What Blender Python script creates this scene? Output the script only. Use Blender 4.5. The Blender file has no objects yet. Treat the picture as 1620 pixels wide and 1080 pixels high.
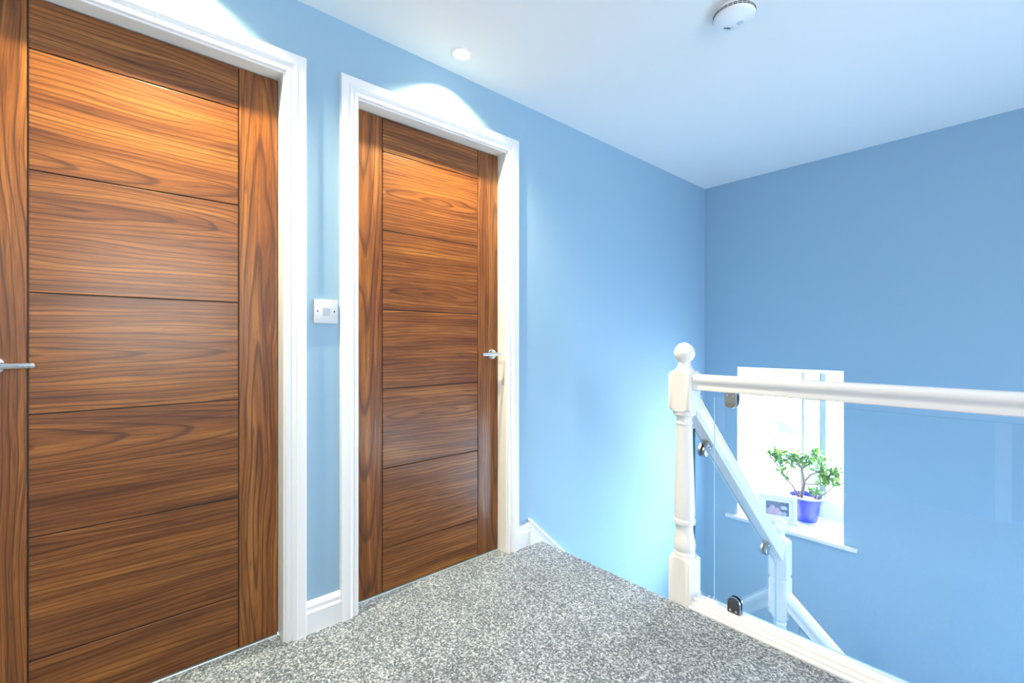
import bpy, bmesh, math, random
from mathutils import Vector, Matrix
random.seed(7)
C = bpy.context.scene.collection
S = bpy.context.scene
R = math.radians

# ------------------------------------------------------------------ camera, world, exposure, large lights
FPX = 726.0                                   # focal length in pixels of the 1620 px wide frame
cd = bpy.data.cameras.new('camera')
cd.sensor_width = 36.0; cd.lens = FPX / 1620 * 36.0; cd.clip_start = 0.02
cam = bpy.data.objects.new('camera', cd); C.objects.link(cam)
cam.location = (1.728, 0.0, 1.049); cam.rotation_euler = (R(90), 0, R(48.652))
S.camera = cam
S.view_settings.view_transform = 'Standard'; S.view_settings.look = 'None'
S.view_settings.gamma = 1.0; S.view_settings.use_curve_mapping = False
S.view_settings.exposure = 0.0
S.cycles.max_bounces = 14; S.cycles.diffuse_bounces = 8; S.cycles.transparent_max_bounces = 16

SKY = (0.80, 0.91, 1.0); SKY_LOW, SKY_HIGH = 28.0, 320.0      # brighter overhead than at the horizon
w = bpy.data.worlds.new('world'); S.world = w; w.use_nodes = True
bg = w.node_tree.nodes['Background']; bg.inputs[0].default_value = (*SKY, 1); 
_t = w.node_tree; _tc = _t.nodes.new('ShaderNodeTexCoord'); _sx = _t.nodes.new('ShaderNodeSeparateXYZ'); _mr = _t.nodes.new('ShaderNodeMapRange')
_t.links.new(_tc.outputs['Generated'], _sx.inputs[0]); _t.links.new(_sx.outputs[2], _mr.inputs[0])
for _i, _v in ((1, 0.0), (2, 0.55), (3, SKY_LOW), (4, SKY_HIGH)): _mr.inputs[_i].default_value = _v
_t.links.new(_mr.outputs[0], bg.inputs[1])

H = 2.261            # ceiling
YB = 3.564           # back wall (window wall)
YR = -0.40           # wall behind the camera
XR = 3.60            # right-hand wall
ZL = -2.45           # hall floor below


def area(name, loc, rot, sx, sy, power, col, portal=False, spread=180):
    l = bpy.data.lights.new(name, 'AREA'); l.shape = 'RECTANGLE'; l.size = sx; l.size_y = sy
    l.energy = power; l.color = col; l.spread = R(spread)
    l.cycles.is_portal = portal
    o = bpy.data.objects.new(name, l); C.objects.link(o); o.location = loc; o.rotation_euler = rot
    return o


# daylight: sky through the stair window (portal); the other area lamps are added fill against blank walls
area('window_portal', (0.585, 4.09, 0.295), (R(-90), 0, 0), 0.66, 1.12, 1, (1, 1, 1), portal=True)
area('stairwell_fill', (2.60, YB - 0.01, -0.55), (R(-90), 0, 0), 0.80, 1.30, 40, (0.55, 0.80, 1.0))
area('stair_side_fill', (XR - 0.01, 2.65, -0.65), (0, R(90), 0), 1.30, 1.10, 48, (0.70, 0.88, 1.0))
area('landing_fill', (XR - 0.01, 0.35, 1.45), (0, R(90), 0), 1.20, 1.10, 56, (1.0, 0.88, 0.80))


# ------------------------------------------------------------------ helpers
def link(name, me, mat=None, parent=None):
    o = bpy.data.objects.new(name, me); C.objects.link(o)
    if mat is not None:
        for m in (mat if isinstance(mat, (list, tuple)) else [mat]):
            me.materials.append(m)
    if parent is not None: o.parent = parent
    return o


def obj(name, bm, mat=None, parent=None, smooth=None):
    bmesh.ops.recalc_face_normals(bm, faces=bm.faces[:])
    me = bpy.data.meshes.new(name); bm.to_mesh(me); bm.free()
    o = link(name, me, mat, parent)
    if smooth is not None:
        for p in me.polygons: p.use_smooth = True
        if smooth < 180:
            me.set_sharp_from_angle(angle=R(smooth))
    return o


def empty(name, loc=(0, 0, 0), rot=(0, 0, 0)):
    o = bpy.data.objects.new(name, None); C.objects.link(o); o.location = loc; o.rotation_euler = rot
    o.empty_display_size = 0.05
    return o


def tag(o, label, cat, group=None, kind=None):
    o['label'] = label; o['category'] = cat
    if group: o['group'] = group
    if kind: o['kind'] = kind
    return o


def box(bm, x0, x1, y0, y1, z0, z1, bevel=0.0, seg=2, mi=0):
    vs = [bm.verts.new((x, y, z)) for x in (x0, x1) for y in (y0, y1) for z in (z0, z1)]
    fs = [bm.faces.new([vs[i] for i in f]) for f in ((0, 1, 3, 2), (4, 6, 7, 5), (0, 4, 5, 1), (2, 3, 7, 6), (0, 2, 6, 4), (1, 5, 7, 3))]
    for f in fs: f.material_index = mi
    if bevel > 0:
        es = list({e for f in fs for e in f.edges})
        bmesh.ops.bevel(bm, geom=es, offset=bevel, segments=seg, profile=0.5, affect='EDGES')
    return vs


def newbox(*a, **k):
    bm = bmesh.new(); box(bm, *a, **k); return bm


def lathe(bm, prof, n=32, axis='Z', c=(0, 0, 0), cap=True):
    """prof: list of (r, h). Revolved about the axis through c."""
    rings = []
    for r, h in prof:
        ring = []
        for i in range(n):
            a = 2 * math.pi * i / n
            p = (r * math.cos(a), r * math.sin(a), h)
            if axis == 'X': p = (h, p[0], p[1])
            if axis == 'Y': p = (p[0], h, p[1])
            ring.append(bm.verts.new((p[0] + c[0], p[1] + c[1], p[2] + c[2])))
        rings.append(ring)
    for a, b in zip(rings[:-1], rings[1:]):
        for i in range(n):
            bm.faces.new((a[i], a[(i + 1) % n], b[(i + 1) % n], b[i]))
    if cap:
        bm.faces.new(rings[0][::-1]); bm.faces.new(rings[-1])


def loft(bm, sections, closed_profile=True, caps=True):
    """sections: lists of points, one vertex loop each."""
    L = [[bm.verts.new(p) for p in s] for s in sections]
    n = len(L[0])
    for a, b in zip(L[:-1], L[1:]):
        for i in range(n if closed_profile else n - 1):
            j = (i + 1) % n
            bm.faces.new((a[i], a[j], b[j], b[i]))
    if caps and closed_profile:
        bm.faces.new(L[0][::-1]); bm.faces.new(L[-1])


def tube(bm, pts, radii, n=8):
    pts = [Vector(p) for p in pts]
    secs = []
    for i, p in enumerate(pts):
        t = (pts[min(i + 1, len(pts) - 1)] - pts[max(i - 1, 0)]).normalized()
        u = t.cross(Vector((0.3, 1, 0.2))).normalized(); v = t.cross(u)
        r = radii[i]
        secs.append([p + u * (r * math.cos(2 * math.pi * k / n)) + v * (r * math.sin(2 * math.pi * k / n)) for k in range(n)])
    loft(bm, secs)


def wall_mesh(axis, p0, p1, a0, a1, z0, z1, holes):
    """A wall slab between p0 (room face) and p1, spanning a0..a1 and z0..z1, with rectangular holes (a0,a1,z0,z1)."""
    A = sorted({a0, a1, *[h[0] for h in holes], *[h[1] for h in holes]})
    Z = sorted({z0, z1, *[h[2] for h in holes], *[h[3] for h in holes]})
    bm = bmesh.new(); V = {}

    def vv(p, a, z):
        k = (p, a, z)
        if k not in V:
            V[k] = bm.verts.new((p, a, z) if axis == 'x' else (a, p, z))
        return V[k]

    def solid(i, j):
        if not (0 <= i < len(A) - 1 and 0 <= j < len(Z) - 1): return False
        am, zm = (A[i] + A[i + 1]) / 2, (Z[j] + Z[j + 1]) / 2
        return not any(h[0] < am < h[1] and h[2] < zm < h[3] for h in holes)
    for i in range(len(A) - 1):
        for j in range(len(Z) - 1):
            if not solid(i, j): continue
            a, b, c, d = A[i], A[i + 1], Z[j], Z[j + 1]
            for p in (p0, p1):
                bm.faces.new((vv(p, a, c), vv(p, b, c), vv(p, b, d), vv(p, a, d)))
            for (di, dj, q, r) in ((-1, 0, (a, c), (a, d)), (1, 0, (b, c), (b, d)), (0, -1, (a, c), (b, c)), (0, 1, (a, d), (b, d))):
                if not solid(i + di, j + dj):
                    bm.faces.new((vv(p0, *q), vv(p0, *r), vv(p1, *r), vv(p1, *q)))
    return bm


# ------------------------------------------------------------------ materials
class NT:
    def __init__(self, name):
        self.m = bpy.data.materials.new(name); self.m.use_nodes = True
        self.t = self.m.node_tree; self.n = self.t.nodes
        self.b = self.n['Principled BSDF']; self.out = self.n['Material Output']

    def node(self, typ, **kw):
        nd = self.n.new(typ)
        for k, v in kw.items(): setattr(nd, k, v)
        return nd

    def set(self, sock, v):
        if isinstance(v, bpy.types.NodeSocket): self.t.links.new(v, sock)
        else: sock.default_value = v

    def math(self, op, a, b=0.0, c=0.0, clamp=False):
        nd = self.node('ShaderNodeMath', operation=op); nd.use_clamp = clamp
        for i, v in enumerate((a, b, c)): self.set(nd.inputs[i], v)
        return nd.outputs[0]

    def comb(self, x, y, z):
        nd = self.node('ShaderNodeCombineXYZ')
        for i, v in enumerate((x, y, z)): self.set(nd.inputs[i], v)
        return nd.outputs[0]

    def noise(self, vec, scale, detail=2.0, rough=0.5, col=False):
        nd = self.node('ShaderNodeTexNoise')
        if vec is not None: self.set(nd.inputs['Vector'], vec)
        nd.inputs['Scale'].default_value = scale; nd.inputs['Detail'].default_value = detail; nd.inputs['Roughness'].default_value = rough
        return nd.outputs[1 if col else 0]

    def ramp(self, fac, stops, interp='LINEAR'):
        nd = self.node('ShaderNodeValToRGB'); self.set(nd.inputs[0], fac)
        e = nd.color_ramp.elements; nd.color_ramp.interpolation = interp
        while len(e) < len(stops): e.new(0.5)
        for el, (p, c) in zip(e, stops):
            el.position = p; el.color = (*c, 1) if len(c) == 3 else c
        return nd.outputs[0]

    def mix(self, f, a, b, blend='MIX'):
        nd = self.node('ShaderNodeMix', data_type='RGBA', blend_type=blend)
        self.set(nd.inputs[0], f)
        for s, v in ((6, a), (7, b)):
            self.set(nd.inputs[s], (*v, 1) if isinstance(v, tuple) and len(v) == 3 else v)
        return nd.outputs[2]

    def bump(self, h, strength, dist=0.001):
        nd = self.node('ShaderNodeBump'); self.set(nd.inputs['Height'], h)
        nd.inputs['Strength'].default_value = strength; nd.inputs['Distance'].default_value = dist
        self.t.links.new(nd.outputs[0], self.b.inputs['Normal'])

    def coord(self, k='Object'):
        return self.node('ShaderNodeTexCoord').outputs[k]


def plain(name, col, rough=0.5, metal=0.0, spec=0.5, coat=0.0, bump=0.0, bscale=60):
    t = NT(name); b = t.b
    b.inputs['Base Color'].default_value = (*col, 1); b.inputs['Roughness'].default_value = rough
    b.inputs['Metallic'].default_value = metal; b.inputs['Specular IOR Level'].default_value = spec
    b.inputs['Coat Weight'].default_value = coat
    if bump: t.bump(t.noise(t.coord(), bscale, 3), bump, 0.002)
    return t.m


WALL_COL = (0.285, 0.448, 0.590)
M_wall = plain('blue_grey_paint', WALL_COL, 0.55, spec=0.3, bump=0.06, bscale=220)
M_ceil = plain('white_ceiling_paint', (0.82, 0.84, 0.85), 0.8, spec=0.2, bump=0.04, bscale=200)
M_white = plain('white_gloss_paint', (0.79, 0.80, 0.815), 0.28, coat=0.15)
M_plastic = plain('white_plastic', (0.82, 0.84, 0.86), 0.3)
M_switch = plain('switch_plastic', (0.60, 0.63, 0.66), 0.35)
M_greyplastic = plain('pale_grey_plastic', (0.52, 0.56, 0.62), 0.35)
M_upvc = plain('white_window_plastic', (0.85, 0.87, 0.88), 0.3)
M_gasket = plain('grey_rubber_gasket', (0.20, 0.25, 0.29), 0.5)
M_chrome = plain('polished_chrome', (0.80, 0.80, 0.81), 0.12, metal=1.0)
M_satin = plain('satin_nickel', (0.52, 0.49, 0.47), 0.32, metal=1.0)
M_steel = plain('brushed_grey_steel', (0.34, 0.36, 0.38), 0.38, metal=1.0)
M_darkmetal = plain('dark_smoked_chrome', (0.17, 0.17, 0.18), 0.25, metal=1.0)
M_dark = plain('black_slot', (0.012, 0.013, 0.016), 0.6)
M_core = plain('door_groove_stain', (0.035, 0.014, 0.007), 0.5)
M_gaplight = plain('painted_door_gap_light', (0.50, 0.66, 0.80), 0.3, metal=0.6)  # pale blue colour stands in for light showing under the doors
M_pot = plain('blue_glazed_ceramic', (0.018, 0.028, 0.40), 0.22, coat=0.2)
M_saucer = plain('pale_blue_glaze', (0.55, 0.68, 0.82), 0.25)
M_soil = plain('potting_soil', (0.06, 0.035, 0.05), 0.9, bump=0.8, bscale=120)
M_mount = plain('white_card_mount', (0.80, 0.84, 0.86), 0.7)


def glass_mat(name, tint, refl=1.0):
    t = NT(name); t.n.remove(t.b)
    lw = t.node('ShaderNodeLayerWeight'); lw.inputs[0].default_value = 0.5      # Schlick reflectance, the same from both sides
    fr = t.math('ADD', 0.04, t.math('MULTIPLY', t.math('POWER', lw.outputs['Facing'], 5.0), 0.96))
    tr = t.node('ShaderNodeBsdfTransparent'); tr.inputs[0].default_value = (*tint, 1)
    gl = t.node('ShaderNodeBsdfGlossy'); gl.inputs['Roughness'].default_value = 0.0
    gl.inputs['Color'].default_value = (1, 1, 1, 1)
    mx = t.node('ShaderNodeMixShader')
    t.t.links.new(t.math('MULTIPLY', fr, refl), mx.inputs[0])
    t.t.links.new(tr.outputs[0], mx.inputs[1]); t.t.links.new(gl.outputs[0], mx.inputs[2])
    t.t.links.new(mx.outputs[0], t.out.inputs[0])
    return t.m


M_glass = glass_mat('clear_toughened_glass', (0.965, 0.985, 0.99))
M_pane = glass_mat('clear_window_glass', (0.98, 0.99, 0.99))
M_edge = plain('green_glass_edge', (0.02, 0.10, 0.15), 0.08, coat=0.5)
M_edgelight = plain('polished_glass_edge', (0.30, 0.55, 0.70), 0.06, coat=0.5)


def wood_mat():
    t = NT('walnut_veneer')
    uv = t.node('ShaderNodeUVMap', uv_map='grain').outputs[0]
    sp = t.node('ShaderNodeSeparateXYZ'); t.set(sp.inputs[0], uv)
    a, u = sp.outputs[0], sp.outputs[1]
    rnd = t.math('MULTIPLY', t.node('ShaderNodeObjectInfo').outputs['Random'], 40.0)
    sh = t.node('ShaderNodeAttribute', attribute_name='arch').outputs['Fac']     # how pointed the cathedral figure is
    n1 = t.noise(t.comb(t.math('MULTIPLY', a, 1.3), t.math('MULTIPLY', u, 7.0), rnd), 1.0, 2.0)
    n2 = t.noise(t.comb(t.math('MULTIPLY', a, 3.5), t.math('MULTIPLY', u, 34.0), rnd), 1.0, 2.0)
    ud = t.math('ADD', t.math('ADD', u, t.math('MULTIPLY', t.math('SUBTRACT', n1, 0.5), 0.075)), t.math('MULTIPLY', t.math('SUBTRACT', n2, 0.5), 0.007))
    ad = t.math('ADD', t.math('MULTIPLY', a, sh), t.math('MULTIPLY', t.math('SUBTRACT', n1, 0.5), 0.04))
    r = t.math('SQRT', t.math('ADD', t.math('ADD', t.math('MULTIPLY', ud, ud), t.math('MULTIPLY', ad, ad)), 0.00006))
    ph = t.math('FRACT', t.math('MULTIPLY', r, 74.0))
    late = t.math('POWER', ph, 7.0)                                              # thin dark late wood
    early = t.math('SMOOTH_MIN', t.math('MULTIPLY', t.math('SUBTRACT', 1.0, ph), 6.0), 1.0, 0.2)
    dark = t.math('MULTIPLY', late, early, clamp=True)
    dark = t.math('MULTIPLY', dark, 2.8, clamp=True)
    var = t.noise(t.comb(t.math('MULTIPLY', a, 1.4), t.math('MULTIPLY', ud, 30.0), rnd), 1.0, 3.0)
    fib = t.noise(t.comb(t.math('MULTIPLY', a, 7.0), t.math('MULTIPLY', ud, 330.0), rnd), 1.0, 3.0, 0.65)
    por = t.noise(t.comb(t.math('MULTIPLY', a, 45.0), t.math('MULTIPLY', u, 900.0), rnd), 1.0, 1.0)
    v = t.math('ADD', t.math('MULTIPLY', var, 0.62), t.math('MULTIPLY', fib, 0.38))
    base = t.ramp(v, [(0.32, (0.088, 0.025, 0.006)), (0.45, (0.170, 0.054, 0.0095)), (0.55, (0.245, 0.086, 0.0145)), (0.70, (0.370, 0.155, 0.030))])
    col = t.mix(t.math('MULTIPLY', dark, 0.82), base, (0.042, 0.014, 0.006))
    ln = t.noise(t.comb(t.math('MULTIPLY', a, 1.6), t.math('MULTIPLY', ud, 70.0), t.math('ADD', rnd, 7.0)), 1.0, 2.0, 0.6)
    ln = t.math('SUBTRACT', 1.0, t.math('MULTIPLY', t.math('ABSOLUTE', t.math('SUBTRACT', ln, 0.5)), 26.0), clamp=True)
    col = t.mix(t.math('MULTIPLY', ln, 0.55), col, (0.040, 0.013, 0.005))
    col = t.mix(t.math('MULTIPLY', t.math('GREATER_THAN', por, 0.63), 0.28), col, (0.07, 0.026, 0.013))
    t.set(t.b.inputs['Base Color'], col)
    t.b.inputs['Roughness'].default_value = 0.38
    t.b.inputs['Specular IOR Level'].default_value = 0.35
    t.b.inputs['Coat Weight'].default_value = 0.28; t.b.inputs['Coat Roughness'].default_value = 0.20
    t.bump(t.math('SUBTRACT', fib, t.math('MULTIPLY', dark, 0.4)), 0.10, 0.0006)
    return t.m


M_wood = wood_mat()


def carpet_mat():
    t = NT('grey_twist_carpet')
    co = t.coord()
    vo = t.node('ShaderNodeTexVoronoi', feature='F1'); t.set(vo.inputs['Vector'], co); vo.inputs['Scale'].default_value = 200
    hs = t.node('ShaderNodeSeparateColor'); t.set(hs.inputs[0], vo.outputs['Color'])
    fl = t.noise(co, 420, 2.0, 0.6)
    f = t.math('ADD', t.math('MULTIPLY', hs.outputs[0], 0.72), t.math('MULTIPLY', fl, 0.42))
    c = t.ramp(f, [(0.14, (0.042, 0.058, 0.078)), (0.42, (0.124, 0.154, 0.200)), (0.66, (0.243, 0.288, 0.355)), (0.98, (0.60, 0.67, 0.76))])
    pat = t.noise(co, 4.5, 3.0)
    c = t.mix(1.0, c, t.ramp(pat, [(0.32, (0.80, 0.80, 0.81)), (0.62, (1.0, 1.0, 1.0))]), 'MULTIPLY')
    t.set(t.b.inputs['Base Color'], c)
    t.b.inputs['Roughness'].default_value = 0.95; t.b.inputs['Specular IOR Level'].default_value = 0.1
    t.b.inputs['Sheen Weight'].default_value = 0.2
    t.bump(t.math('SUBTRACT', t.noise(co, 260, 2.0), vo.outputs['Distance']), 0.7, 0.004)
    return t.m


M_carpet = carpet_mat()


def leaf_mat():
    t = NT('jade_leaf')
    r = t.node('ShaderNodeNewGeometry').outputs['Random Per Island']
    c = t.ramp(r, [(0.0, (0.03, 0.17, 0.075)), (0.5, (0.12, 0.30, 0.055)), (1.0, (0.32, 0.44, 0.07))])
    t.set(t.b.inputs['Base Color'], c); t.b.inputs['Roughness'].default_value = 0.35
    t.b.inputs['Subsurface Weight'].default_value = 0.0
    tl = t.node('ShaderNodeBsdfTranslucent'); t.set(tl.inputs[0], c)
    mx = t.node('ShaderNodeMixShader'); mx.inputs[0].default_value = 0.25
    t.t.links.new(t.b.outputs[0], mx.inputs[1]); t.t.links.new(tl.outputs[0], mx.inputs[2])
    t.t.links.new(mx.outputs[0], t.out.inputs[0])
    return t.m


M_leaf = leaf_mat()
M_bark = plain('jade_bark', (0.17, 0.13, 0.125), 0.7, bump=0.5, bscale=90)


# ------------------------------------------------------------------ room shell
D1 = (-0.284, 0.455); D2 = (0.731, 1.4765); DTOP = 1.981; DX = -0.060          # door leaves: y range, head height, face plane
GAP = 0.003; LIN = 0.030
WIN = (0.250, 0.920, -0.265, 0.860)                                           # window opening x0,x1,z0,z1
WD = 0.52                                                                     # thickness of the window wall
YF = 3.955                                                                    # face of the window frame

wl = obj('wall_left', wall_mesh('x', 0.0, -0.16, YR - 0.16, YB + WD, ZL, H + 0.02,
         [(d[0] - GAP - LIN, d[1] + GAP + LIN, -0.06, DTOP + GAP + LIN) for d in (D1, D2)]), M_wall)
tag(wl, 'blue grey painted wall holding the two walnut doors', 'wall', kind='structure')
wb = obj('wall_back', wall_mesh('y', YB, YB + WD, -0.16, XR + 0.16, ZL, H + 0.02, [WIN]), M_wall)
tag(wb, 'blue painted far wall of the stairwell with the small window', 'wall', kind='structure')
D3 = (1.655, 2.400)
wr = obj('wall_rear', wall_mesh('y', YR, YR - 0.16, 0.0, XR + 0.16, -0.25, H + 0.02, [(D3[0] - 0.033, D3[1] + 0.033, 0.0, DTOP + 0.033)]), M_wall)
tag(wr, 'blue grey painted wall behind the viewer', 'wall', kind='structure')
wg = obj('wall_right', wall_mesh('x', XR, XR + 0.16, YR, YB, ZL, H + 0.02, []), M_wall)
tag(wg, 'blue painted wall closing the landing at the right', 'wall', kind='structure')
ce = obj('ceiling', newbox(-0.16, XR + 0.16, YR - 0.16, YB + 0.3, H, H + 0.16), M_ceil)
tag(ce, 'white painted ceiling over the landing and stairwell', 'ceiling', kind='structure')
wd = obj('wall_stair_front', newbox(0.0, XR, 1.60, 1.70, ZL, -0.26), M_wall)
tag(wd, 'blue painted wall below the landing edge', 'wall', kind='structure')
fl = obj('floor_hall', newbox(-0.16, XR + 0.16, 1.60, YB + 0.1, ZL - 0.1, ZL), M_carpet)
tag(fl, 'grey carpeted hall floor below the stairs', 'floor', kind='structure')

# landing carpet: one slab with a rounded nosing towards the stair, and tongues into the doorways
bm = bmesh.new()
box(bm, 0.0, XR, YR, 1.66, -0.25, 0.0)
box(bm, 0.744, XR, 1.66, 1.712, -0.25, 0.0)
prof = [(1.66, -0.25), (1.66, 0.0)] + [(1.705 + 0.028 * math.sin(R(k)), -0.028 + 0.028 * math.cos(R(k))) for k in range(0, 181, 15)] + [(1.70, -0.056), (1.70, -0.25)]
loft(bm, [[(x, y, z) for y, z in prof] for x in (0.0, 0.744)])
for d in (D1, D2):
    box(bm, DX + 0.004, 0.0, d[0] - GAP, d[1] + GAP, -0.05, 0.0)
fl = obj('floor', bm, M_carpet)
tag(fl, 'speckled grey carpet covering the landing', 'floor', kind='structure')

# staircase: five carpeted steps down to a quarter landing, then on to the right
bm = bmesh.new()
for k in range(5):
    z = -0.20 * (k + 1); y0 = 1.70 + 0.216 * k
    box(bm, 0.024, 0.765, y0, y0 + 0.24, z - 0.24, z, 0.012)
box(bm, 0.024, 0.83, 2.78, YB - 0.002, -1.42, -1.20, 0.012)
for k in range(6):
    z = -1.40 - 0.19 * k; x0 = 0.83 + 0.216 * k
    box(bm, x0, x0 + 0.24, 2.85, YB - 0.002, z - 0.24, z, 0.012)
st = obj('stairs', bm, M_carpet)
tag(st, 'grey carpeted stairs going down beside the blue wall', 'stairs', kind='structure')


# architraves (moulded, mitred) and door linings
ARC = [(0.0, 0.0), (0.0, 0.011), (0.003, 0.014), (0.0135, 0.014), (0.0165, 0.011), (0.0195, 0.011), (0.022, 0.0145), (0.027, 0.0175),
       (0.031, 0.0215), (0.034, 0.0225), (0.036, 0.0205), (0.063, 0.0205), (0.0665, 0.018), (0.0675, 0.014), (0.0675, 0.0)]


def architrave(y0, y1, ztop, plane=0.0, sx=1, axis='x'):
    bm = bmesh.new()
    def P(a, t, z): return (plane + sx * t, a, z) if axis == 'x' else (a, plane + sx * t, z)
    secs = [[P(y0 - o, t, 0.0) for o, t in ARC], [P(y0 - o, t, ztop + o) for o, t in ARC],
            [P(y1 + o, t, ztop + o) for o, t in ARC], [P(y1 + o, t, 0.0) for o, t in ARC]]
    loft(bm, secs)
    return bm


for i, (d, nm) in enumerate(((D1, 'larger walnut door cut off by the frame edge'), (D2, 'narrow walnut door nearer the stairs'))):
    root = empty('trim_%d' % (i + 1), (0, (d[0] + d[1]) / 2, 0))
    y0, y1 = d[0] - GAP, d[1] + GAP; zt = DTOP + GAP
    o = obj('architrave', architrave(y0 - 0.006, y1 + 0.006, zt + 0.006), M_white, root, 35); o.location = (0, -root.location.y, 0)
    bm = bmesh.new()
    for a, b in ((y0 - LIN, y0), (y1, y1 + LIN)):
        box(bm, -0.155, 0.0005, a, b, 0.0, zt + LIN)
    box(bm, -0.155, 0.0005, y0, y1, zt, zt + LIN)
    for a, b in ((y0, y0 + 0.012), (y1 - 0.012, y1)):                           # door stops behind the leaf
        box(bm, -0.145, DX - 0.046, a, b, 0.0, zt)
    box(bm, -0.145, DX - 0.046, y0, y1, zt - 0.012, zt)
    box(bm, -0.14, -0.106, y0, y1, -0.02, 0.012)
    o = obj('door_lining', bm, M_white, root); o.location = (0, -root.location.y, 0)
    tag(root, 'white moulded door surround around the ' + nm, 'door frame', kind='structure')
    t = obj('trim_%d' % (i + 4), newbox(DX - 0.030, DX + 0.006, y0 + 0.001, y1 - 0.001, -0.02, 0.0035, 0.0015), M_gaplight)
    tag(t, 'pale strip painted as light showing under the ' + nm, 'painted light strip', kind='structure')

root = empty('trim_3', ((D3[0] + D3[1]) / 2, YR, 0))
o = obj('architrave', architrave(D3[0] - 0.009, D3[1] + 0.009, DTOP + 0.009, plane=YR, axis='y'), M_white, root, 35); o.location = (-root.location.x, -YR, 0)
tag(root, 'white door surround behind the viewer, mirrored in the balustrade glass', 'door frame', kind='structure')

# skirting boards
SK = [(0.0, 0.0), (0.0145, 0.0), (0.0145, 0.072), (0.0175, 0.0755), (0.0155, 0.079), (0.0115, 0.084), (0.0105, 0.092), (0.0125, 0.0945), (0.0125, 0.0985), (0.0105, 0.101), (0.0065, 0.112), (0.0, 0.114)]


def skirt_y(y0, y1):
    bm = bmesh.new(); loft(bm, [[(t, y, z) for t, z in SK] for y in (y0, y1)]); return bm


b1 = obj('baseboard_left', skirt_y(D1[1] + GAP + 0.0735, D2[0] - GAP - 0.0735), M_white, None, 30)
tag(b1, 'short white moulded skirting board between the two walnut doors', 'skirting board', kind='structure')
b2 = obj('baseboard_left.001', skirt_y(D2[1] + GAP + 0.0735, 1.632), M_white, None, 30)
tag(b2, 'tiny white skirting piece right of the narrow door at the stair top', 'skirting board', kind='structure')
SL = -0.945
bm = bmesh.new()                                                             # wall string of the stair
yz = [(1.632, -0.05), (1.632, 0.124), (2.84, 0.124 + SL * 1.208), (2.84, -0.20 + SL * 1.208)]
loft(bm, [[(x, y, z) for y, z in yz] for x in (0.0005, 0.019)])
cp = [(1.628, 0.130), (1.634, 0.136), (2.84, 0.133 + SL * 1.208), (2.84, 0.120 + SL * 1.208), (1.632, 0.120)]
loft(bm, [[(x, y, z) for y, z in cp] for x in (0.0005, 0.023)])
so = obj('trim_6', bm, M_white)
tag(so, 'white sloping stair string running down the left wall', 'stair string', kind='structure')


# ------------------------------------------------------------------ doors
def board(name, x0, x1, y0, y1, z0, z1, horizontal, cen, arch, parent, mat=None):
    """One veneered board; the UV map «grain» measures metres along and across the grain from the heart of its figure."""
    bm = bmesh.new(); box(bm, x0, x1, y0, y1, z0, z1, 0.0011, 2)
    bmesh.ops.recalc_face_normals(bm, faces=bm.faces[:])
    uvl = bm.loops.layers.uv.new('grain')
    for f in bm.faces:
        for l in f.loops:
            c = l.vert.co
            l[uvl].uv = ((c.y - cen[0], c.z - cen[1]) if horizontal else (c.z - cen[1], c.y - cen[0]))
    me = bpy.data.meshes.new(name); bm.to_mesh(me); bm.free()
    at = me.attributes.new('arch', 'FLOAT', 'POINT')
    for d in at.data: d.value = arch
    o = link(name, me, mat or M_wood, parent)
    return o


GRO = [1.840, 1.512, 1.181, 0.851, 0.519, 0.185]


def lever(parent, y, z, direction, length):
    """Lever handle on a round rose; direction is +1 or -1 along the door."""
    h = empty('handle', (0, 0, 0)); h.parent = parent
    bm = bmesh.new(); lathe(bm, [(0.0, 0), (0.0255, 0), (0.0255, 0.006), (0.0235, 0.009), (0.012, 0.0095), (0.0, 0.0095)][1:-1], 32, 'X', (DX, y, z))
    obj('rose', bm, M_chrome, h, 30)
    bm = bmesh.new(); lathe(bm, [(0.0095, 0.009), (0.0085, 0.014), (0.0085, 0.050), (0.007, 0.056)], 20, 'X', (DX, y, z))
    r = 0.0085
    lathe_pts = [(r * 0.85, -0.012), (r, -0.0105)]
    bm2 = bm
    prof = [(r * 0.8, -0.0125 * 1), (r, -0.0105), (r, length - 0.011), (r * 0.82, length - 0.0105), (r * 0.82, length - 0.0085), (r, length - 0.008), (r, length - 0.002), (r * 0.8, length)]
    lathe(bm2, [(q, direction * t) for q, t in prof], 20, 'Y', (DX + 0.054, y, z))
    obj('lever', bm2, M_chrome, h, 30)
    return h


def make_door(name, d, face, handle, figures, label):
    root = empty(name, (0, 0, 0))
    y0, y1 = d; zb = 0.006
    T = 0.042; x1 = face; x0 = face - T
    sw = 0.1215 if d is D1 else 0.1245
    pl, pr = y0 + sw, y1 - sw
    g = 0.0019
    o = obj('core', newbox(x0 + 0.002, x1 - 0.005, y0 + 0.004, y1 - 0.004, zb + 0.004, DTOP - 0.003), M_core, root)
    board('stile', x0, x1, y0, pl - g, zb, DTOP, False, ((y0 + pl) / 2 - 0.01, 0.55 if d is D1 else 2.6), 0.045, root)
    board('stile', x0, x1, pr + g, y1, zb, DTOP, False, ((pr + y1) / 2 + (0.004 if d is D1 else 0.05), 0.55 if d is D1 else 0.9), 0.045, root)
    zs = [DTOP] + GRO + [zb]
    for k in range(7):
        zt = zs[k] - (g if k else 0); zl = zs[k + 1] + (g if k < 6 else 0)
        ca, cu, arch = figures[k]
        board('panel', x0, x1, pl + g, pr - g, zl, zt, True, (pl + ca * (pr - pl), zl + cu * (zt - zl)), arch, root)
    hy, hd, hl = handle
    lever(root, hy, 0.986, hd, hl)
    tag(root, label, 'door', kind='structure')
    return root


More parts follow.
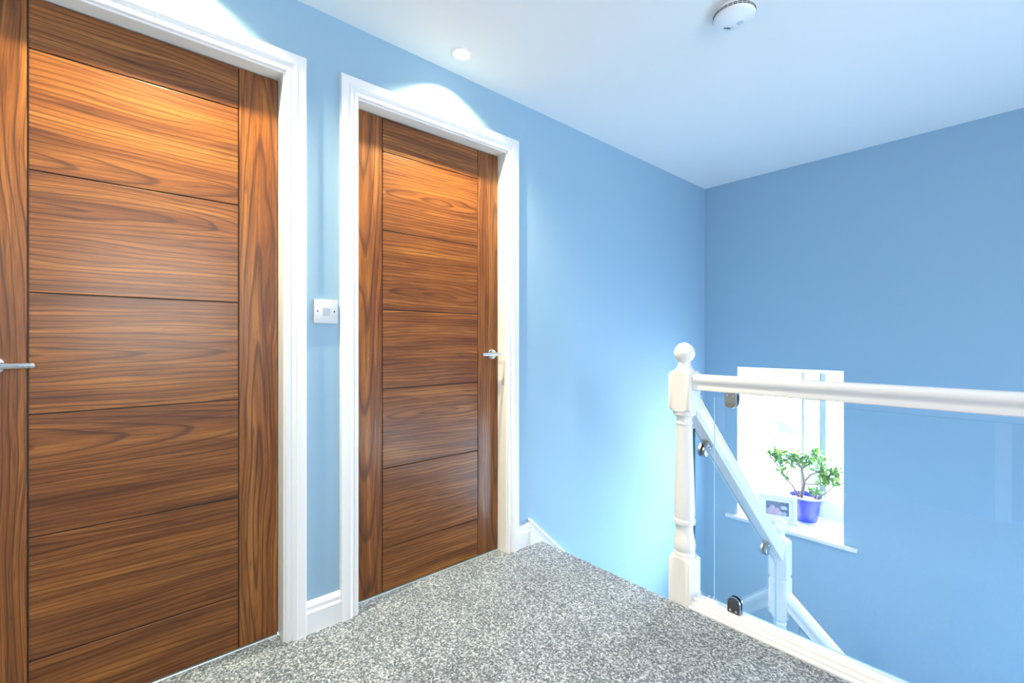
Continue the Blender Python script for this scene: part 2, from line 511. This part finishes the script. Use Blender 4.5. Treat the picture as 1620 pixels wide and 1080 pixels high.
make_door('door_1', D1, DX, (-0.2265, 1, 0.082),
          [(-0.4, -0.6, 0.09), (-0.3, 0.1, 0.085), (0.02, 0.72, 0.10), (-0.15, 0.5, 0.075), (-0.55, 0.75, 0.08), (-0.2, -0.35, 0.10), (0.1, -0.2, 0.12)],
          'larger walnut door with horizontal panels cut off by the left frame edge')
make_door('door_2', D2, DX, (1.436, -1, 0.098),
          [(0.4, -1.1, 0.06), (0.58, 0.52, 0.10), (0.55, 0.22, 0.085), (-0.3, -0.7, 0.06), (0.60, 0.66, 0.10), (0.55, 0.24, 0.10), (0.3, 1.4, 0.08)],
          'narrow walnut door beside the stair top, light switch at its left')
r3 = empty('door_3', (0, 0, 0))
obj('panel', newbox(D3[0] - 0.032, D3[1] + 0.032, YR - 0.10, YR - 0.06, 0.0, DTOP + 0.032), plain('walnut_brown', (0.22, 0.085, 0.03), 0.4), r3)
tag(r3, 'closed brown door in the wall behind the viewer', 'door', kind='structure')

# ------------------------------------------------------------------ light switch
root = empty('light_switch', (0.0005, 0.6015, 1.1585))
obj('face_plate', newbox(0.0, 0.0095, -0.0435, 0.0435, -0.0435, 0.0435, 0.0028, 3), M_switch, root, 30)
bm = bmesh.new()
pts = [[(0.0095, y, -0.0150), (0.0125, y, -0.0140), (0.0165, y, 0.0140), (0.0095, y, 0.0155)] for y in (-0.0135, 0.0135)]
loft(bm, pts)
obj('rocker', bm, M_greyplastic, root)
bm = bmesh.new(); box(bm, 0.0092, 0.0100, -0.0155, 0.0155, -0.0170, 0.0175)
obj('surround', bm, M_switch, root)
for s in (-1, 1):
    bm = bmesh.new(); lathe(bm, [(0.0030, 0.009), (0.0030, 0.0101)], 14, 'X', (0, s * 0.0302, 0.0012))
    o = obj('screw', bm, plain('dull_screw', (0.10, 0.11, 0.13), 0.4, metal=1.0), root); o['label'] = 'dark round screw head'
tag(root, 'white square light switch on the wall between the two walnut doors', 'light switch')


# ------------------------------------------------------------------ downlights
def downlight(x, y, power, label):
    root = empty('recessed_downlight', (x, y, H))
    bm = bmesh.new()
    lathe(bm, [(0.0335, 0.0), (0.0335, -0.003), (0.0375, -0.0055), (0.043, -0.0045), (0.045, -0.001), (0.045, 0.0)], 40, 'Z', cap=False)
    obj('trim_ring', bm, M_white, root, 40)
    t = NT('lit_lamp_face'); t.b.inputs['Base Color'].default_value = (1, 1, 1, 1)
    t.b.inputs['Emission Color'].default_value = (1.0, 0.90, 0.74, 1); t.b.inputs['Emission Strength'].default_value = 9.0
    bm = bmesh.new(); lathe(bm, [(0.034, -0.0004), (0.034, -0.0026), (0.020, -0.0034)], 32, 'Z')
    obj('lamp_face', bm, t.m, root)
    l = bpy.data.lights.new('downlight_lamp', 'SPOT'); l.energy = power; l.color = (1.0, 0.83, 0.46)
    l.spot_size = R(126); l.spot_blend = 1.0; l.shadow_soft_size = 0.018
    o = bpy.data.objects.new('downlight_lamp', l); C.objects.link(o); o.parent = root; o.location = (0, 0, -0.012)
    tag(root, label, 'ceiling light', 'recessed ceiling downlights')
    return root


downlight(0.137, 1.118, 175, 'lit round white downlight in the ceiling above the narrow walnut door')
downlight(0.137, 0.135, 175, 'lit round white downlight in the ceiling above the larger walnut door')

# ------------------------------------------------------------------ smoke alarm
root = empty('smoke_alarm', (1.006, 1.716, H))
bm = bmesh.new(); lathe(bm, [(0.058, 0.0), (0.060, -0.004), (0.060, -0.010), (0.057, -0.012)], 64)
obj('mounting_plate', bm, M_plastic, root, 30)
bm = bmesh.new()
lathe(bm, [(0.056, -0.010), (0.068, -0.0125), (0.0705, -0.016), (0.0705, -0.019), (0.066, -0.0195), (0.066, -0.0215), (0.0705, -0.022), (0.0705, -0.0245),
           (0.066, -0.025), (0.066, -0.027), (0.0705, -0.0275), (0.0695, -0.031), (0.066, -0.0345), (0.055, -0.0385), (0.035, -0.0415), (0.010, -0.0425)], 72)
obj('housing', bm, M_plastic, root, 35)
bm = bmesh.new()
for k in range(28):
    a = 2 * math.pi * k / 28
    for z in (-0.0205, -0.026):
        m = Matrix.Rotation(a, 4, 'Z')
        vs = box(bm, 0.0655, 0.0712, -0.0062, 0.0062, z - 0.0014, z + 0.0014)
        for v in vs: v.co = m @ v.co
obj('vent', bm, M_dark, root)['label'] = 'two rows of dark vent slots'
bm = bmesh.new(); lathe(bm, [(0.0125, -0.0405), (0.0125, -0.0425), (0.011, -0.0435)], 28, 'Z', (0.010, 0.026, 0.001))
obj('test_button', bm, M_greyplastic, root, 30)
bm = bmesh.new()
for (x, y, sx, sy) in ((-0.036, 0.020, 0.010, 0.004), (-0.031, 0.0275, 0.007, 0.003), (-0.020, 0.030, 0.002, 0.002)):
    z = -0.0412
    vs = box(bm, -sx, sx, -sy, sy, -0.0006, 0.0006)
    m = Matrix.Translation((x, y, z)) @ Matrix.Rotation(R(48), 4, 'Z')
    for v in vs: v.co = m @ v.co
obj('logo', bm, plain('grey_print', (0.18, 0.24, 0.26), 0.6), root)['label'] = 'small grey printed mark'
tag(root, 'round white smoke alarm with dark vent slots on the ceiling', 'smoke alarm')

# ------------------------------------------------------------------ balustrade
NX, NY = 0.789, 1.761
HW = 0.045


def turned_block(bm, z0, z1, hw=HW, top=True, bottom=True, ch=0.016):
    """Square newel block whose ends are cut back by the lathe: scooped shoulders."""
    n = 10
    def ring(z, lim):
        pts = []
        for i in range(4 * n):
            s, q = divmod(i, n); t = -1 + 2 * q / n
            x, y = [(1, t), (-t, 1), (-1, -t), (t, -1)][s]
            rr = math.hypot(x, y) * hw
            k = min(1.0, lim / rr)
            pts.append((x * hw * k, y * hw * k, z))
        return pts
    full = hw * 1.4143
    secs = []
    lims = [(0.0, hw * 0.93), (0.25, hw * 1.09), (0.55, hw * 1.24), (1.0, full)]
    if ch < 0.012: lims = [(0.0, hw * 1.10), (0.45, hw * 1.22), (1.0, full)]
    if bottom: secs += [ring(z0 + ch * f, l) for f, l in lims]
    else: secs += [ring(z0, full)]
    if top: secs += [ring(z1 - ch * f, l) for f, l in reversed(lims)]
    else: secs += [ring(z1, full)]
    loft(bm, secs)


def ball_cap(zb):
    """Neck and slightly pointed ball, zb = top of the block."""
    p = [(0.038, -0.004), (0.0385, 0.002), (0.0375, 0.006), (0.033, 0.0085), (0.0305, 0.014), (0.0265, 0.020), (0.0235, 0.0255), (0.0240, 0.030)]
    for k in range(-58, 89, 8):
        p.append((0.0405 * math.cos(R(k)), 0.0725 + 0.0405 * math.sin(R(k)) + (0.0025 * max(0, math.sin(R(k))) ** 6)))
    return [(max(r, 0.0006), h + zb) for r, h in p]


# --- upper newel
root = empty('newel_post', (NX, NY, 0))
bm = bmesh.new()
turned_block(bm, -0.02, 0.183, bottom=False, ch=0.0115)
turned_block(bm, 0.768, 0.930, ch=0.011)
lathe(bm, [(0.034, 0.176), (0.0415, 0.184), (0.0425, 0.193), (0.0415, 0.200), (0.039, 0.203), (0.0425, 0.212), (0.0435, 0.224), (0.0415, 0.242), (0.037, 0.264),
           (0.034, 0.285), (0.0335, 0.303), (0.0345, 0.309), (0.0420, 0.313), (0.0430, 0.321), (0.0420, 0.330), (0.0385, 0.334), (0.0405, 0.345),
           (0.0405, 0.380), (0.0385, 0.45), (0.0345, 0.58), (0.0300, 0.705), (0.0300, 0.712), (0.0325, 0.7155), (0.0325, 0.7215), (0.0295, 0.726),
           (0.0285, 0.732), (0.0300, 0.742), (0.0360, 0.748), (0.0360, 0.751), (0.0425, 0.7535), (0.0435, 0.760), (0.0425, 0.7665), (0.036, 0.772)], 40)
obj('post', bm, M_white, root, 32)
bm = bmesh.new(); lathe(bm, ball_cap(0.930), 40); obj('ball_cap', bm, M_white, root, 50)
tag(root, 'white turned newel post with ball top at the landing edge', 'newel post', 'white ball topped newel posts')

# --- lower newel, taller square section notched halfway
N2Y = 2.83
root = empty('newel_post', (NX, N2Y, 0))
bm = bmesh.new()
turned_block(bm, -0.266, -0.060, ch=0.0115); turned_block(bm, -0.475, -0.268, ch=0.0115)
turned_block(bm, -1.21, -0.99, bottom=False)
lathe(bm, [(0.034, -1.00), (0.0425, -0.985), (0.0425, -0.97), (0.039, -0.965), (0.0435, -0.945), (0.037, -0.90), (0.0335, -0.865), (0.042, -0.857), (0.042, -0.842), (0.0385, -0.836), (0.0405, -0.82),
           (0.0385, -0.72), (0.030, -0.540), (0.030, -0.533), (0.0325, -0.529), (0.0325, -0.523), (0.0285, -0.514), (0.036, -0.497), (0.0425, -0.494), (0.0425, -0.480), (0.036, -0.472)], 40)
obj('post', bm, M_white, root, 32)
bm = bmesh.new(); lathe(bm, ball_cap(-0.060), 40); obj('ball_cap', bm, M_white, root, 50)
tag(root, 'white ball topped newel post lower down in front of the window sill', 'newel post', 'white ball topped newel posts')

# --- handrails: a mushroom section (half-width, height above the underside)
HRH = [(0.0, 0.0), (0.0235, 0.0), (0.0255, 0.003), (0.0255, 0.011), (0.0240, 0.016), (0.0235, 0.021), (0.0250, 0.027), (0.0285, 0.032), (0.0310, 0.038), (0.0315, 0.044), (0.0300, 0.051), (0.0255, 0.057), (0.0170, 0.0615), (0.0, 0.0635)]
HR = HRH + [(-a, b) for a, b in reversed(HRH[1:-1])]


def rail(name, p0, p1, side, label, group=None, k=1.0):
    """Handrail swept from p0 to p1 (centre of its underside); side = horizontal unit vector across it."""
    p0, p1, side = Vector(p0), Vector(p1), Vector(side)
    along = (p1 - p0).normalized()
    up = side.cross(along); up = up if up.z > 0 else -up
    def sec(p):                                                          # ends cut plumb
        out = []
        for a, b in HR:
            q = p + side * (a * k) + up * (b * k)
            hz = Vector((along.x, along.y, 0)); g_ = (q - p).dot(hz.normalized()) / along.dot(hz.normalized())
            out.append(q - along * g_)
        return out
    bm = bmesh.new(); loft(bm, [sec(p0), sec(p1)])
    o = obj(name, bm, M_white, None, 28)
    tag(o, label, 'handrail', group)
    return o


SLP = -0.925
RZ = lambda y: 0.704 - 0.925 * (y - 1.849)                                # underside of the sloping rail
rail('handrail', (NX + HW - 0.001, NY, 0.8565), (XR - 0.002, NY, 0.8565), (0, 1, 0), 'long white level handrail along the landing above the glass', 'white handrails')
rail('handrail', (NX, NY + HW - 0.001, RZ(NY + HW)), (NX, N2Y - HW + 0.001, RZ(N2Y - HW)), (1, 0, 0), 'white handrail sloping from the top newel down to the lower newel', 'white handrails', 1.25)
DZ = lambda x: -0.435 - 0.88 * (x - 0.834)
rail('handrail', (NX + HW - 0.001, N2Y, DZ(NX + HW)), (2.05, N2Y, DZ(2.05)), (0, 1, 0), 'white handrail going down to the right from the lower newel', 'white handrails', 1.15)

# --- base rail
BR = [(1.713, -0.02), (1.713, 0.006), (1.7165, 0.0095), (1.7225, 0.0115), (1.7235, 0.0185), (1.7285, 0.0225), (1.7345, 0.0245), (1.7365, 0.033), (1.740, 0.0365), (1.782, 0.0365), (1.7855, 0.033), (1.7875, 0.0245), (1.796, 0.021), (1.802, 0.0115), (1.806, 0.004), (1.806, -0.24), (1.713, -0.24)]
BR = BR[1:]
bm = bmesh.new(); loft(bm, [[(x, y, z) for y, z in BR] for x in (NX + HW - 0.001, XR - 0.002)])
o = obj('base_rail', bm, M_white, None, 30)
tag(o, 'white moulded base rail under the landing glass at the carpet edge', 'base rail')
bm = bmesh.new()                                                         # outer string of the first flight
sz = lambda y: 0.012 - 0.925 * (y - 1.843)
yz = [(NY + HW, sz(NY + HW)), (N2Y - HW, sz(N2Y - HW)), (N2Y - HW, sz(N2Y - HW) - 0.30), (NY + HW, -0.30)]
loft(bm, [[(x, y, z) for y, z in yz] for x in (NX - 0.017, NX + 0.017)])
o = obj('stair_string', bm, M_white)
tag(o, 'white sloping string under the stair glass between the two newels', 'stair string')


# --- glass panels
def prism_glass(name, poly, to3, t, label, dark_edges=(), edge=None):
    """Slab of glass from a polygon; edges listed in dark_edges are seen end-on as dark green."""
    bm = bmesh.new()
    A = [bm.verts.new(to3(p, -t / 2)) for p in poly]; B = [bm.verts.new(to3(p, t / 2)) for p in poly]
    bm.faces.new(A); bm.faces.new(B[::-1])
    n = len(poly)
    for i in range(n):
        f = bm.faces.new((A[i], A[(i + 1) % n], B[(i + 1) % n], B[i])); f.material_index = 2 if i in dark_edges else 1
    o = obj(name, bm, [M_glass, M_edgelight, M_edge])
    tag(o, label, 'glass panel', 'clear glass balustrade panels')
    return o


GY = NY + 0.001
prism_glass('balustrade_glass', [(0.912, 0.050), (2.180, 0.050), (2.180, 0.836), (0.912, 0.836)], lambda p, t: (p[0], GY + t, p[1]), 0.008,
            'large clear glass panel under the level landing handrail', dark_edges=(2,))
gz = lambda y: sz(y) + 0.022
gt = lambda y: RZ(y) - 0.026
prism_glass('balustrade_glass', [(1.842, gz(1.842)), (2.762, gz(2.762)), (2.762, gt(2.762)), (1.842, gt(1.842))], lambda p, t: (NX + t, p[0], p[1]), 0.009,
            'sloping clear glass panel between the two newel posts', dark_edges=(3,))
dz = lambda x: DZ(x) - 0.030
prism_glass('balustrade_glass', [(0.884, dz(0.884) - 0.60), (1.90, dz(1.90) - 0.60), (1.90, dz(1.90)), (0.884, dz(0.884))], lambda p, t: (p[0], N2Y + t, p[1]), 0.008,
            'lowest glass panel under the handrail descending to the right', dark_edges=(2, 3))


# --- glass clamps: two D plates either side of the glass, joined at the foot, with screws
def clamp(origin, ax, up, face_mat, label, scale=1.0, rim=None):
    """origin: middle of the foot on the rail; ax: along the glass edge; up: from the rail into the glass."""
    ax, up = Vector(ax).normalized(), Vector(up).normalized(); nrm = ax.cross(up).normalized()
    M = Matrix((ax, up, nrm)).transposed().to_4x4(); M.translation = Vector(origin)
    root = empty('glass_clamp'); root.matrix_world = M
    wd, hh = 0.0225 * scale, 0.036 * scale
    D = [(-wd, 0.0), (wd, 0.0), (wd, hh)] + [(wd * math.cos(R(a)), hh + wd * math.sin(R(a))) for a in range(15, 180, 15)] + [(-wd, hh)]
    for s in (1, -1):
        bm = bmesh.new()
        secs = []
        for z, k in ((0.0052, 1), (0.0150, 1), (0.0164, 0.94)):
            secs.append([(x * k, 0.02 + (y - 0.02) * k, s * z) for x, y in D])
        loft(bm, secs)
        o = obj('plate', bm, [face_mat], root, 40)
        bm = bmesh.new()
        E = [[(x * q, 0.02 + (y - 0.02) * q, s * z) for x, y in D] for z, q in ((0.0066, 1.012), (0.0142, 1.012))]
        loft(bm, E, caps=False)
        obj('rim', bm, rim or M_chrome, o, 40)
        for q in (-1, 1):
            bm = bmesh.new(); lathe(bm, [(0.0042, s * 0.0160), (0.0042, s * 0.0172), (0.0032, s * 0.0180)], 16, 'Z', (q * 0.0105, 0.0115, 0))
            obj('screw', bm, M_chrome, root, 40)
    obj('foot', newbox(-wd, wd, 0.0, 0.008, -0.0055, 0.0055), M_satin, root)
    tag(root, label, 'glass clamp', 'metal glass clamps on the balustrade')
    return root


clamp((0.978, GY, 0.8575), (1, 0, 0), (0, 0, -1), M_satin, 'satin metal clamp under the level handrail near the top newel', 1.0, M_satin)
clamp((0.990, GY, 0.0360), (1, 0, 0), (0, 0, 1), M_darkmetal, 'dark faced chrome clamp standing on the landing base rail')
sl = Vector((0, 1, SLP)).normalized(); pe = Vector((0, SLP, -1)).normalized()
for y, lab in ((1.952, 'small metal clamp under the top end of the sloping handrail'), (2.632, 'small metal clamp under the bottom end of the sloping handrail')):
    clamp((NX, y, RZ(y) - 0.004), sl, pe, M_steel, lab, 1.05, M_steel)
clamp((NX, 1.985, sz(1.985) + 0.001), sl, -pe, M_chrome, 'chrome clamp at the foot of the stair glass behind the base rail', 0.9)

# ------------------------------------------------------------------ window
x0, x1, z0, z1 = WIN
root = empty('window_1', (0, 0, 0))
bm = bmesh.new()                                                         # fixed outer frame with mullion
FZ = -0.115
box(bm, x0 - 0.02, 0.292, YF, YF + 0.07, z0 + 0.01, z1, 0.004)
box(bm, 0.845, x1 + 0.02, YF, YF + 0.07, z0 + 0.01, z1, 0.004)
box(bm, 0.290, 0.847, YF, YF + 0.07, z0 + 0.01, FZ, 0.004)
box(bm, 0.290, 0.847, YF, YF + 0.07, z1 - 0.045, z1 + 0.01, 0.004)
box(bm, 0.578, 0.682, YF, YF + 0.07, FZ - 0.002, z1 - 0.043, 0.004)
obj('frame', bm, M_upvc, root, 30)
for (a, b) in ((0.292, 0.578), (0.722, 0.845)):
    obj('pane', newbox(a - 0.004, b + 0.004, YF + 0.030, YF + 0.036, FZ - 0.004, z1 - 0.041), M_pane, root)
obj('gasket', newbox(0.563, 0.577, YF + 0.004, YF + 0.029, FZ, z1 - 0.045), M_gasket, root)['label'] = 'thin grey line beside the mullion'
bm = bmesh.new(); box(bm, 0.685, 0.721, YF + 0.004, YF + 0.05, FZ, z1 - 0.047, 0.003)
obj('sash_edge', bm, M_gasket, root)['label'] = 'dark vertical sash edge'
bm = bmesh.new()
box(bm, x0 + 0.001, x1 - 0.001, YB, YF + 0.002, z0 - 0.0, z0 + 0.006)
box(bm, x0 - 0.076, x1 + 0.074, YB - 0.034, YB, z0 - 0.020, z0 + 0.006, 0.005)
obj('sill', bm, M_white, root)
bm = bmesh.new()                                                         # white plastered reveals
box(bm, x0, x0 + 0.004, YB + 0.002, YF, z0, z1); box(bm, x1 - 0.004, x1, YB + 0.002, YF, z0, z1); box(bm, x0, x1, YB + 0.002, YF, z1 - 0.004, z1)
obj('reveal', bm, M_ceil, root)
tag(root, 'small white framed window above the stairs with deep sill', 'window', kind='structure')
SILL = z0 + 0.006

# ------------------------------------------------------------------ framed photo on the sill
root = empty('photo_frame', (0.500, 3.645, SILL), (R(-5), 0, R(20)))
FW, FH = 0.245, 0.190
bm = bmesh.new()
o_, i_ = [(-FW / 2, 0.0), (FW / 2, 0.0), (FW / 2, FH), (-FW / 2, FH)], None
bw = 0.032
prof = [(0, 0.012), (0, -0.006), (0.004, -0.010), (0.022, -0.010), (0.026, -0.006), (bw, -0.004), (bw, 0.012)]
def fr(c):
    sx = 1 if c[0] > 0 else -1; sy = 1 if c[1] > 0 else -1
    return [(c[0] - sx * p, t, c[1] - sy * p) for p, t in prof]
S4 = [fr(c) for c in o_]; loft(bm, S4 + [S4[0]], caps=False)
bmesh.ops.remove_doubles(bm, verts=bm.verts[:], dist=1e-6)
obj('frame', bm, M_white, root, 30)
obj('mount', newbox(-FW / 2 + bw - 0.002, FW / 2 - bw + 0.002, 0.0, 0.006, bw - 0.002, FH - bw + 0.002), M_mount, root)
obj('backing', newbox(-FW / 2 + 0.004, FW / 2 - 0.004, 0.0065, 0.012, 0.004, FH - 0.004), M_mount, root)
t = NT('printed_photo'); co = t.coord()
sp = t.node('ShaderNodeSeparateXYZ'); t.set(sp.inputs[0], co)
def blob(cx, cz, rx, rz):
    dx = t.math('DIVIDE', t.math('SUBTRACT', sp.outputs[0], cx), rx); dz_ = t.math('DIVIDE', t.math('SUBTRACT', sp.outputs[2], cz), rz)
    return t.math('SUBTRACT', 1.35, t.math('ADD', t.math('MULTIPLY', dx, dx), t.math('MULTIPLY', dz_, dz_)), clamp=True)
nz = t.noise(co, 90, 3)
c = t.ramp(nz, [(0.3, (0.02, 0.035, 0.10)), (0.7, (0.12, 0.20, 0.34))])
for (cx, cz, rx, rz, colr) in ((-0.052, 0.070, 0.022, 0.026, (0.45, 0.42, 0.60)), (-0.030, 0.098, 0.019, 0.017, (0.62, 0.42, 0.58)), (-0.026, 0.072, 0.020, 0.026, (0.56, 0.36, 0.52)),
                              (0.000, 0.088, 0.013, 0.013, (0.60, 0.40, 0.56)), (0.010, 0.064, 0.024, 0.020, (0.66, 0.48, 0.66)), (0.042, 0.104, 0.022, 0.014, (0.55, 0.66, 0.78)), (0.038, 0.082, 0.017, 0.011, (0.04, 0.06, 0.10)), (0.044, 0.062, 0.015, 0.016, (0.40, 0.52, 0.66))):
    c = t.mix(t.math('MULTIPLY', blob(cx, cz, rx, rz), t.math('ADD', t.math('MULTIPLY', nz, 0.8), 0.35), clamp=True), c, colr)
t.set(t.b.inputs['Base Color'], c); t.b.inputs['Roughness'].default_value = 0.25
obj('print', newbox(-0.072, 0.072, -0.0015, 0.0, bw + 0.016, FH - bw - 0.016), t.m, root)['label'] = 'dark blue and pink family snapshot'
bm = bmesh.new()
loft(bm, [[(-0.03, 0.012, 0.14), (0.03, 0.012, 0.14), (0.03, 0.014, 0.14), (-0.03, 0.014, 0.14)], [(-0.03, 0.066, -0.002), (0.03, 0.066, -0.002), (0.03, 0.069, -0.002), (-0.03, 0.069, -0.002)]])
obj('strut', bm, M_mount, root)
tag(root, 'white framed family photograph leaning on the window sill', 'photo frame')

# ------------------------------------------------------------------ jade plant in a blue pot
PX, PY = 0.626, 3.832
root = empty('potted_plant', (PX, PY, SILL))
bm = bmesh.new(); lathe(bm, [(0.040, 0.0), (0.090, 0.002), (0.098, 0.010), (0.095, 0.011), (0.085, 0.006), (0.03, 0.005)], 40)
obj('saucer', bm, M_saucer, root, 40)
bm = bmesh.new()
lathe(bm, [(0.070, 0.007), (0.073, 0.010), (0.086, 0.075), (0.096, 0.140), (0.1005, 0.162), (0.113, 0.170), (0.115, 0.178), (0.111, 0.184), (0.103, 0.183), (0.097, 0.172), (0.092, 0.145), (0.060, 0.140)], 48, cap=True)
obj('pot', bm, M_pot, root, 40)
bm = bmesh.new(); lathe(bm, [(0.1125, 0.1745), (0.1165, 0.1775), (0.1155, 0.1835), (0.1110, 0.1865), (0.1075, 0.1850)], 48, cap=False)
obj('rim', bm, M_saucer, root, 40)['label'] = 'pale glazed rim'
bm = bmesh.new(); lathe(bm, [(0.0935, 0.150), (0.0935, 0.154), (0.05, 0.160), (0.01, 0.161)], 32); obj('soil', bm, M_soil, root, 60)

def L(zx, zy, d=0.0):
    return Vector(((zx - 705) * 0.000545, d, 0.185 + (660 - zy) * 0.000640))
stems = [([(600, 690), (560, 600), (500, 530), (420, 430), (370, 355), (300, 285), (285, 240)], 0.0085, 0.01, -0.05),
         ([(370, 355), (400, 290), (415, 235)], 0.0045, -0.02, -0.04),
         ([(470, 480), (510, 400), (520, 330), (500, 285)], 0.0045, -0.01, 0.03),
         ([(640, 690), (560, 560), (500, 500), (460, 420), (460, 320)], 0.007, -0.02, -0.06),
         ([(655, 690), (690, 520), (672, 420), (668, 355), (610, 280), (555, 230)], 0.0115, 0.0, -0.03),
         ([(668, 355), (745, 300), (765, 190)], 0.0055, 0.0, 0.03),
         ([(650, 600), (630, 480), (603, 385), (640, 340)], 0.004, 0.02, 0.05),
         ([(692, 510), (770, 410), (850, 370), (905, 310)], 0.0055, 0.0, -0.04),
         ([(690, 530), (780, 525), (850, 510), (960, 430)], 0.0045, 0.0, 0.02),
         ([(800, 690), (825, 540), (860, 420), (870, 320)], 0.0075, 0.03, 0.05),
         ([(830, 690), (900, 620), (960, 570), (1030, 490), (1110, 465)], 0.0065, 0.0, -0.02),
         ([(1030, 490), (1060, 430), (1065, 370)], 0.0045, -0.01, -0.03)]
for pts, r, d0, d1 in stems:
    n = len(pts); bm = bmesh.new()
    P3 = [L(x, y, d0 + (d1 - d0) * i / (n - 1)) for i, (x, y) in enumerate(pts)]
    tube(bm, P3, [1.2 * r * (1 - 0.55 * i / (n - 1)) for i in range(n)], 8)
    obj('stem', bm, M_bark, root, 60)
clusters = [(310, 215, -.03), (350, 225, 0), (390, 200, -.05), (430, 250, -.03), (450, 290, -.04), (520, 250, .0), (580, 260, -.02), (650, 260, 0), (690, 250, .02), (540, 210, .03), (830, 240, .03), (980, 400, .01), (1040, 350, .0), (910, 360, .03), (285, 240, -.05), (330, 250, -.04), (415, 215, -.04), (380, 270, -.02), (460, 330, -.06), (460, 420, -.05), (490, 490, -.03), (500, 270, .03), (470, 210, -.01), (555, 230, -.03), (600, 300, -.03), (640, 340, .04),
            (610, 210, .0), (700, 215, -.01), (765, 180, .03), (800, 150, .02), (740, 270, .02), (830, 190, .0), (880, 240, .0), (905, 300, -.04), (870, 330, .05), (940, 230, .02), (900, 400, .0), (960, 430, .02), (950, 370, -.02),
            (1000, 330, -.01), (1065, 365, -.03), (1030, 430, -.02), (1000, 470, .0), (1095, 455, -.02), (860, 480, .02), (540, 340, .0), (930, 480, 0), (1060, 300, .0), (720, 330, .04), (760, 600, .03), (820, 620, .0)]
bm = bmesh.new()
for (zx, zy, d) in clusters:
    for k in range(random.randint(11, 15)):
        dirv = Vector((random.uniform(-1, 1), random.uniform(-1, 1), random.uniform(-0.6, 0.9))).normalized()
        ln = random.uniform(0.016, 0.026)
        c = L(zx, zy, d) + dirv * (ln * 0.9) + Vector([random.uniform(-0.018, 0.018) for _ in range(3)])
        q = dirv.to_track_quat('X', 'Z').to_matrix().to_4x4() @ Matrix.Rotation(random.uniform(-1, 1), 4, 'X')
        m = Matrix.Translation(c) @ q @ Matrix.Diagonal((ln, ln * 0.52, ln * 0.14, 1))
        r = bmesh.ops.create_uvsphere(bm, u_segments=8, v_segments=5, radius=1.0, matrix=m @ Matrix.Rotation(R(90), 4, 'Y'))
        # put the broad end towards the tip
        for v in r['verts']:
            lo = m.inverted() @ v.co
            f = 0.78 + 0.30 * lo.x
            v.co = m @ Vector((lo.x, lo.y * f, lo.z))
        # keep the crown inside the window reveal
        for v in r['verts']:
            v.co.x = min(v.co.x, 0.915 - 0.006 - PX); v.co.y = min(v.co.y, YF - 0.004 - PY)
obj('leaves', bm, M_leaf, root, 60)
tag(root, 'jade plant with bare stems in a glossy blue pot on window sill', 'potted plant')

# ------------------------------------------------------------------ outdoors, seen through the window
M_yard = plain('grey_driveway', (0.26, 0.28, 0.30), 0.9, bump=0.3)
g = obj('ground_outside', newbox(-30, 14, YB + WD + 0.4, 45, -2.95, -2.80), M_yard)
tag(g, 'pale bright ground outside the window', 'ground', kind='structure')
bm = bmesh.new()
for i in range(60):
    c = Vector((random.uniform(-4.6, -2.7), random.uniform(13.4, 14.1), random.uniform(-3.05, -2.75)))
    bmesh.ops.create_icosphere(bm, subdivisions=2, radius=random.uniform(0.2, 0.36), matrix=Matrix.Translation(c))
o = obj('garden_hedge', bm, plain('dark_hedge', (0.0035, 0.008, 0.012), 0.9, bump=1.0, bscale=20), None, 60)
tag(o, 'low dark hedge outside seen beside the plant', 'hedge')
root = empty('parked_car', (-4.4, 16.4, -2.8), (0, 0, R(38)))
side = [(-2.0, 0.32), (-2.05, 0.62), (-1.95, 0.80), (-1.45, 0.90), (-0.95, 1.38), (-0.3, 1.46), (0.45, 1.40), (1.05, 0.94), (1.75, 0.80), (2.02, 0.62), (2.0, 0.32)]
bm = bmesh.new(); loft(bm, [[(x, y, z) for x, z in side] for y in (-0.82, 0.82)])
obj('body', bm, plain('pale_car_paint', (0.5, 0.52, 0.54), 0.3, coat=0.5), root)
M_cg = plain('dark_car_glass', (0.0045, 0.0075, 0.010), 0.25, spec=0.1); M_ty = plain('tyre_rubber', (0.004, 0.005, 0.006), 0.8)
for q in ([(-1.30, 0.94), (-0.88, 1.33), (-0.32, 1.39), (-0.32, 0.94)], [(-0.22, 0.94), (-0.22, 1.39), (0.42, 1.34), (0.90, 0.94)]):
    for y in (-0.83, 0.81):
        bm = bmesh.new(); loft(bm, [[(x, yy, z) for x, z in q] for yy in (y, y + 0.02)]); obj('side_window', bm, M_cg, root)
bm = bmesh.new(); loft(bm, [[(x, y, z) for x, z in ((0.50, 1.38), (1.02, 0.975), (1.035, 0.99), (0.515, 1.395))] for y in (-0.70, 0.70)])
obj('windscreen', bm, M_cg, root)
for x in (-1.3, 1.3):
    for y in (-0.86, 0.68):
        bm = bmesh.new(); lathe(bm, [(0.30, y), (0.315, y + 0.02), (0.315, y + 0.16), (0.30, y + 0.18)], 24, 'Y', (x, 0, 0.315)); obj('wheel', bm, M_ty, root)
tag(root, 'pale car parked outside, blurred in the bright left window pane', 'car')
